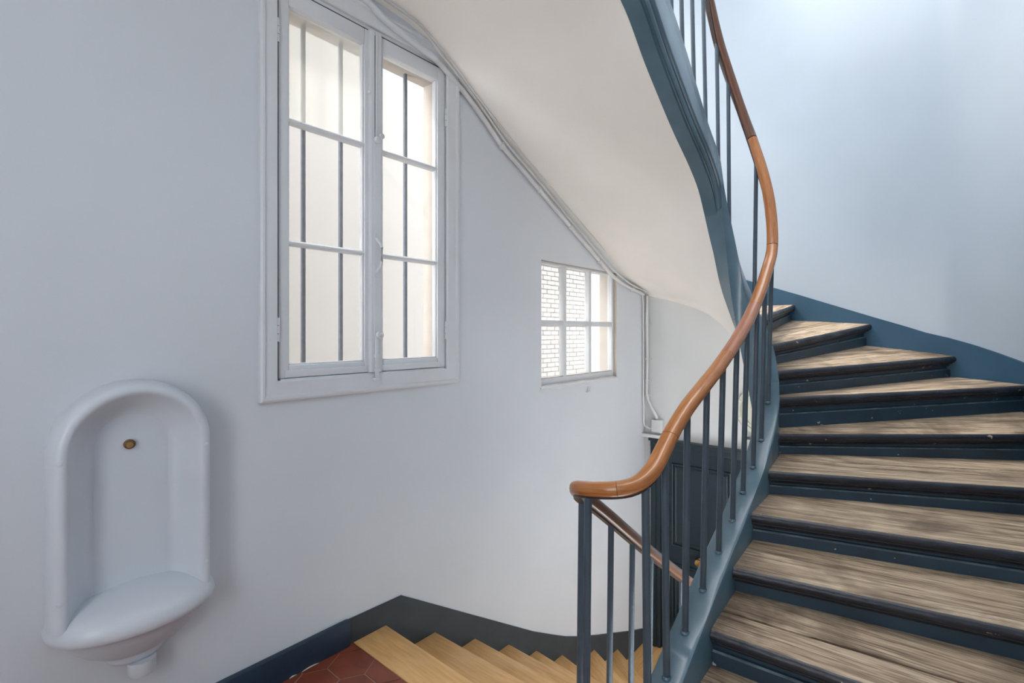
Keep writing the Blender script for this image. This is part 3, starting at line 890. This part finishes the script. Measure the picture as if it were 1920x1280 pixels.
# ---- soffit: ruled plaster surface from the string foot to the walls
inner = [uU(1.2), uU(1.6), uU(1.9), uU(2.2), uU(2.5), uU(2.75), uU(2.95), uF(165), uF(150), uF(135), uF(120), uF(110), uF(100), uF(90), uF(60), uF(30), uF(0), uR(2.5), uR(2.0), uR(1.6)]
outer = [(1.2, 0, 3.10), (1.60, 0, 3.075), (1.80, 0, 2.995), (2.09, 0, 2.83), (2.45, 0, 2.640), (2.75, 0, 2.495), (3.05, 0, 2.355), (3.36, 0, 2.212), (3.70, 0, 2.055), (3.98, 0, 1.945), (4.39, 0, 1.824), (4.39, 0.262, 1.738), (4.39, 0.504, 1.657), (4.39, 0.75, 1.52),
         (4.39, 1.40, 1.20), (4.33, 2.25, 0.80), (3.9, 2.58, 0.50), (2.9, 2.6, 0.25), (2.1, 2.6, 0.0), (1.6, 2.6, -0.15)]
cu = list(range(len(inner)))
fi = pchip(list(zip(cu, inner))) if inner == sorted(inner) else None
b = MB(); rows = []
fo_s = pchip([(i, o[0]) for i, o in enumerate(outer)]); fo_t = pchip([(i, o[1]) for i, o in enumerate(outer)]); fo_z = pchip([(i, o[2]) for i, o in enumerate(outer)])
fin = pchip([(i, u) for i, u in enumerate(inner)])
NV = 18
for x in frange(0, len(inner) - 1, 120):
    U = fin(x)
    si, ti = path(U, HWS - 0.01); zi = zbot(U) + 0.004 - (0.05 if x > 14 else 0)
    a = V(si, ti, zi); c = V(fo_s(x), fo_t(x) - (0.01 if fo_t(x) < 0.05 else 0), fo_z(x))
    row = []
    for j in range(NV + 1):
        v = j / NV
        p = a.lerp(c, v)
        p.z += 0.035 * math.sin(math.pi * v) * (1 if x < 12 else max(0.0, 1 - (x - 12) * 0.5)) - 0.0
        p.z += 0.004 * noise.noise(p * 2.3)
        row.append(p)
    rows.append(row)
b.grid(rows)
b.build('soffit', M_soffit, stair, smooth=True, sharp=80, label='cream plaster underside of the upper flight')

# ------------------------------------------------------------------ lower oak steps
oak = thing('staircase', 'light oak steps going down beside the window wall', 'staircase', V(1.5, 0.5, -1.444))
on = [((1.470, 0.012), (1.462, 1.05)), ((1.788, 0.012), (1.815, 1.05)), ((2.098, 0.012), (2.112, 1.05)), ((2.403, 0.012), (2.385, 1.05)), ((2.692, 0.012), (2.60, 1.05)), ((2.998, 0.012), (2.78, 1.05)), ((3.45, 0.012), (2.93, 1.05)), ((3.83, 0.012), (3.02, 1.35))]
for k, (a, c) in enumerate(on):
    z = -0.1805 * k
    prev = ((1.287, 0.012), (1.287, 1.10)) if k == 0 else on[k - 1]
    A, C = V(*a, z), V(*c, z)
    PA, PC = V(*prev[0], z), V(*prev[1], z)
    d = (C - A).normalized(); fwd = Vector((-d.y, d.x, 0))
    if k:
        pd = (PC - PA).normalized(); pf = Vector((-pd.y, pd.x, 0))
        PA = PA - pf * 0.03; PC = PC - pf * 0.03
    M = tread_frame(A, C)
    b = MB(); th = 0.038
    top_ = [A, C, PC, PA]
    b.add(top_ + [p - Vector((0, 0, th)) for p in top_], [(0, 1, 2, 3), (7, 6, 5, 4), (0, 4, 5, 1), (1, 5, 6, 2), (2, 6, 7, 3), (3, 7, 4, 0)])
    b.build('tread', M_oak, oak, M=M, bevel=0.005)
    b = MB()
    A2, C2 = A - fwd * 0.03, C - fwd * 0.03
    zl = z - 0.1805
    q = [Vector((p.x, p.y, h)) for h in (zl, z - th) for p in (A2, C2, C2 - fwd * 0.018, A2 - fwd * 0.018)]
    b.add(q, [(0, 1, 2, 3), (4, 7, 6, 5), (0, 4, 5, 1), (1, 5, 6, 2), (2, 6, 7, 3), (3, 7, 4, 0)])
    b.build('riser', M_oak, oak, M=M)

# ------------------------------------------------------------------ railing
rl = thing('stair_railing', 'polished wooden handrail on slender blue-grey iron balusters', 'railing', V(1.6, 1.25, 0))


def rail_section(ua, ub, mat, n):
    us = frange(ua, ub, n)
    b = MB(); rows = []; ul = [0]
    prev = None
    for U in us:
        s, t = path(U, roff(U)); p = V(s, t, zrail(U))
        s1, t1 = path(U + 0.004, roff(U + 0.004)); s0, t0 = path(U - 0.004, roff(U - 0.004))
        d = (V(s1, t1, zrail(U + 0.004)) - V(s0, t0, zrail(U - 0.004))).normalized()
        a = Vector((-d.y, d.x, 0)).normalized(); c = d.cross(a).normalized()
        if c.z < 0: c = -c
        row = []
        for k in range(16):
            q = 2 * math.pi * k / 16
            x, y = math.cos(q), math.sin(q)
            e = 0.78
            x = math.copysign(abs(x) ** e, x); y = math.copysign(abs(y) ** e, y)
            row.append(p + a * (0.0285 * x) + c * (0.0235 * y))
        rows.append(row)
        if prev is not None: ul.append(ul[-1] + (p - prev).length)
        prev = p
    bb, N, m_ = b.grid(rows, closed_v=True, uvs=(ul, 1 / 16))
    b.cap(range(bb, bb + m_)); b.cap(reversed(range(bb + (N - 1) * m_, bb + N * m_)))
    return b.build('handrail_section', mat, rl, smooth=True, sharp=60)


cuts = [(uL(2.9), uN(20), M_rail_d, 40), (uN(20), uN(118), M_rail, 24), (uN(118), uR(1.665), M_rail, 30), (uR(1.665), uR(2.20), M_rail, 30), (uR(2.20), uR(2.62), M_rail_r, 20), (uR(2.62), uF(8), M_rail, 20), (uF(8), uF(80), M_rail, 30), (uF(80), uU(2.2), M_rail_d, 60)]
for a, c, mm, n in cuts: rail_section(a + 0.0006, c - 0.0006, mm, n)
# iron core strip under the wood
b = MB(); rows = []
for U in frange(uL(2.9), uU(2.2), 220):
    s, t = path(U, roff(U)); s1, t1 = path(U + 0.004, roff(U))
    d = V(s1, t1, zrail(U + 0.004)) - V(s, t, zrail(U)); d.normalize()
    a = Vector((-d.y, d.x, 0)).normalized(); c = d.cross(a).normalized()
    if c.z < 0: c = -c
    p = V(s, t, zrail(U)) - c * 0.0245
    rows.append([p + a * x + c * y for x, y in ((-0.013, -0.005), (0.013, -0.005), (0.013, 0.004), (-0.013, 0.004))])
bb, N, m_ = b.grid(rows, closed_v=True); b.cap(range(bb, bb + m_)); b.cap(range(bb + (N - 1) * m_, bb + N * m_))
b.build('core_strip', M_core, rl, label='dark iron strip under the handrail')


def baluster(U, r=0.0122):
    s, t = path(U, 0.0); sr, tr_ = path(U, roff(U))
    zt_ = zrail(U) - 0.026
    b = MB()
    p0 = V(s, t, ztop(U) - 0.01); p1 = V(sr, tr_, zt_)
    b.tube([p0, p0.lerp(p1, 0.33), p0.lerp(p1, 0.66), p1], r, 12)
    o = b.build('baluster', M_iron, rl, smooth=True, sharp=60)
    b = MB(); z = ztop(U)
    b.tube([V(s, t, z - 0.003), V(s, t, z + 0.004), V(s, t, z + 0.007)], [0.0165, 0.0155, 0.0125], 14)
    b.build('foot_collar', M_string, o, smooth=True)


for s in (2.72, 2.487, 2.307, 2.127, 1.947, 1.764): baluster(uL(s))
for dgr in (4, 75, 158): baluster(uN(dgr), 0.0135)
for s in (1.627, 1.79, 1.97, 2.154, 2.34, 2.5, 2.67, 2.82): baluster(uR(s))
for dgr in (5, 72, 125, 150): baluster(uF(dgr), 0.0112)
for s in (2.87, 2.69, 2.53, 2.39, 2.25): baluster(uU(s), 0.0112)

# ------------------------------------------------------------------ door at the foot of the oak steps
door = thing('door_1', 'dark blue panelled door at the foot of the oak steps', 'door', V(SB, 0.53, -1.444), kind='structure')


def back_box(name, t0, t1, d0, d1, z0, z1, mat, parent, bevel=0.003, **k):
    """d = distance in front of the back wall"""
    b = MB(); b.box(SB - d1, SB - d0, t0, t1, z0, z1)
    return b.build(name, mat, parent, bevel=bevel, **k)


back_box('frame', 0.075, 0.17, 0.0, 0.05, -1.444, 0.46, M_door, door)
back_box('frame', 0.092, 0.13, 0.05, 0.062, -1.444, 0.45, M_door, door)
back_box('frame', 0.89, 0.98, 0.0, 0.05, -1.444, 0.46, M_door, door)
hd = back_box('head', 0.075, 0.98, 0.0, 0.055, 0.40, 0.475, M_door, door)
back_box('cornice', 0.065, 0.99, 0.0, 0.075, 0.455, 0.48, M_door, hd)
leaf = back_box('leaf', 0.172, 0.888, 0.0, 0.028, -1.435, 0.398, M_door, door, 0)
for z0, z1 in ((-0.47, 0.275), (-1.33, -0.62)):
    pn = back_box('panel', 0.30, 0.76, 0.028, 0.032, z0 + 0.03, z1 - 0.03, M_door, leaf, 0.002)
    for (w, dd) in ((0.0, 0.045), (0.028, 0.038)):
        a0, a1, c0, c1 = 0.272 + w, 0.788 - w, z0 + w, z1 - w
        b = MB()
        prf = [(0, 0.026), (0.003, dd - 0.003), (0.008, dd), (0.014, dd - 0.003), (0.018, 0.030), (0.018, 0.026)]
        rows = []
        for (t_, z_, ix, iz) in ((a0, c0, 1, 1), (a1, c0, -1, 1), (a1, c1, -1, -1), (a0, c1, 1, -1)):
            rows.append([V(SB - e, t_ + ix * o_, z_ + iz * o_) for o_, e in prf])
        b.grid(rows, closed_u=True)
        b.build('moulding', M_door, pn)
b = MB()
b.tube([V(SB - 0.028, 0.53, -0.545), V(SB - 0.034, 0.53, -0.545), V(SB - 0.045, 0.53, -0.545), V(SB - 0.06, 0.53, -0.545), V(SB - 0.072, 0.53, -0.545), V(SB - 0.085, 0.53, -0.545), V(SB - 0.09, 0.53, -0.545)], [0.03, 0.028, 0.014, 0.018, 0.034, 0.03, 0.012], 20)
b.build('knob', M_brass, door, smooth=True, label='round brass knob')
bar = MB(); bar.box(SB - 0.075, SB, 0.0, 0.19, 0.482, 0.512)
bar.build('shelf', M_conduit, bevel=0.004, label='narrow white ledge over the corner of the blue door', cat='ledge')

# porthole
ph = thing('porthole_cover', 'round white porthole cover with screws on the end wall', 'porthole', V(SB, 1.025, 0.61))
b = MB(); rows = []
for q in [2 * math.pi * i / 48 for i in range(48)]:
    rows.append([V(SB - dd, 1.025 + r * math.cos(q), 0.816 + r * math.sin(q)) for r, dd in ((0.207, 0.0), (0.205, 0.020), (0.196, 0.030), (0.172, 0.030), (0.166, 0.014), (0.158, 0.014), (0.154, 0.028), (0.146, 0.028), (0.142, 0.006))])
b.grid(rows, closed_u=True)
b.build('ring', M_port, ph, smooth=True, sharp=40)
b = MB(); pts = [V(SB - 0.006, 1.025 + 0.143 * math.cos(2 * math.pi * i / 48), 0.816 + 0.143 * math.sin(2 * math.pi * i / 48)) for i in range(48)]
b.add(pts, [tuple(range(48))]); b.build('disc', M_port, ph)
for i in range(8):
    q = 2 * math.pi * (i + 0.5) / 8
    b = MB(); c_ = (1.025 + 0.184 * math.cos(q), 0.816 + 0.184 * math.sin(q))
    b.tube([V(SB - 0.029, *c_), V(SB - 0.036, *c_), V(SB - 0.039, *c_)], [0.011, 0.010, 0.004], 10)
    b.build('screw', M_conduit, ph, smooth=True)
b = MB(); b.box(SB - 0.05, SB, 0.90, 1.12, 0.578, 0.592)
b.build('bracket', M_iron, bevel=0.002, label='thin dark bracket under the porthole cover', cat='bracket')

# ------------------------------------------------------------------ conduits and cables
cz = pchip([(1.0, 3.06), (1.332, 3.042), (1.453, 2.997), (1.582, 2.971), (1.723, 2.948), (1.768, 2.944), (1.916, 2.885), (2.109, 2.776), (2.324, 2.628), (2.649, 2.467), (3.031, 2.273), (3.403, 2.088), (3.744, 1.925), (4.032, 1.849), (4.30, 1.805)])
b = MB()
b.tube([V(s, 0.032, cz(s)) for s in frange(1.1, 1.78, 24)], 0.017, 12)
b.build('conduit', M_wall, smooth=True, label='grey painted conduit end above the tall window', cat='conduit')
sz = pchip([(i[0], i[2]) for i in outer[:11]])


def along(name, dt, dz, r, s0, s1, label, mat, wob=0.0, ph_=0.0):
    b = MB(); pts = []
    for s in frange(s0, s1, 70):
        w = wob * noise.noise(Vector((s * 2.2, ph_, 0)))
        pts.append(V(s, dt + abs(w) * 0.3, sz(s) + dz + w))
    b.tube(pts, r, 10)
    return b.build(name, mat, smooth=True, label=label, cat='cable')


b = MB(); pts = [V(s, 0.020, cz(s) + 0.006 + 0.006 * noise.noise(Vector((s * 3, 2, 0)))) for s in frange(1.72, 4.31, 80)]
b.tube(pts, 0.0155, 12)
cd = b.build('conduit', M_conduit, smooth=True, label='white conduit running down along the soffit edge', cat='conduit')
for s in (2.33, 2.72, 3.1, 3.52, 4.08):
    b = MB(); c_ = V(s, 0.020, cz(s) + 0.006)
    b.tube([c_ + Vector((-0.011, 0, 0.007)), c_ + Vector((0.011, 0, -0.007))], 0.0215, 12)
    b.build('clip', M_conduit, cd, smooth=True)
b = MB(); pts = [V(s, 0.045, (cz(s) if s > 1.8 else sz(s) - 0.028) + 0.030 + 0.008 * noise.noise(Vector((s * 2.5, 5, 0)))) for s in frange(1.2, 4.33, 90)]
b.tube(pts, 0.0065, 8); b.build('cable', M_conduit, smooth=True, label='thin white cable tucked against the soffit, nearest the conduit', cat='cable')
b = MB(); pts = [V(s, 0.062, sz(s) - 0.010 + 0.006 * noise.noise(Vector((s * 2.1, 9, 0)))) for s in frange(1.2, 4.34, 90)]
b.tube(pts, 0.005, 8); b.build('cable', M_conduit, smooth=True, label='thin white cable on the soffit, furthest from the conduit', cat='cable')
# corner drop
b = MB(); b.tube([V(4.352, 0.036, 1.80), V(4.354, 0.034, 1.60), V(4.354, 0.036, 1.2), V(4.354, 0.034, 0.87), V(4.356, 0.040, 0.83), V(4.358, 0.075, 0.76), V(4.358, 0.125, 0.68), V(4.358, 0.13, 0.655)], 0.0145, 12)
cv = b.build('conduit', M_conduit, smooth=True, label='white conduit dropping down the corner to the junction box', cat='conduit')
for z in (1.52, 1.20, 1.0, 0.86):
    b = MB(); b.tube([V(4.354, 0.034, z), V(4.354, 0.034, z + 0.016)], 0.020, 12); b.box(4.352, 4.366, 0.03, 0.075, z, z + 0.012)
    b.build('clip', M_conduit, cv, smooth=True, sharp=50)
b = MB(); b.tube([V(4.30, 0.016, 1.80), V(4.318, 0.014, 1.72), V(4.322, 0.013, 1.3), V(4.322, 0.013, 0.85), V(4.326, 0.014, 0.62), V(4.335, 0.02, 0.585), V(4.345, 0.06, 0.56), V(4.35, 0.095, 0.562)], 0.008, 8)
b.build('cable', M_conduit, smooth=True, label='thin white cable beside the corner conduit', cat='cable')
jb = thing('junction_box', 'small square white junction box above the door ledge', 'box', V(SB, 0.13, 0.53))
back_box('box', 0.085, 0.185, 0.0, 0.052, 0.532, 0.650, M_conduit, jb, 0.004)
back_box('lid', 0.088, 0.182, 0.052, 0.058, 0.535, 0.647, M_conduit, jb, 0.003)
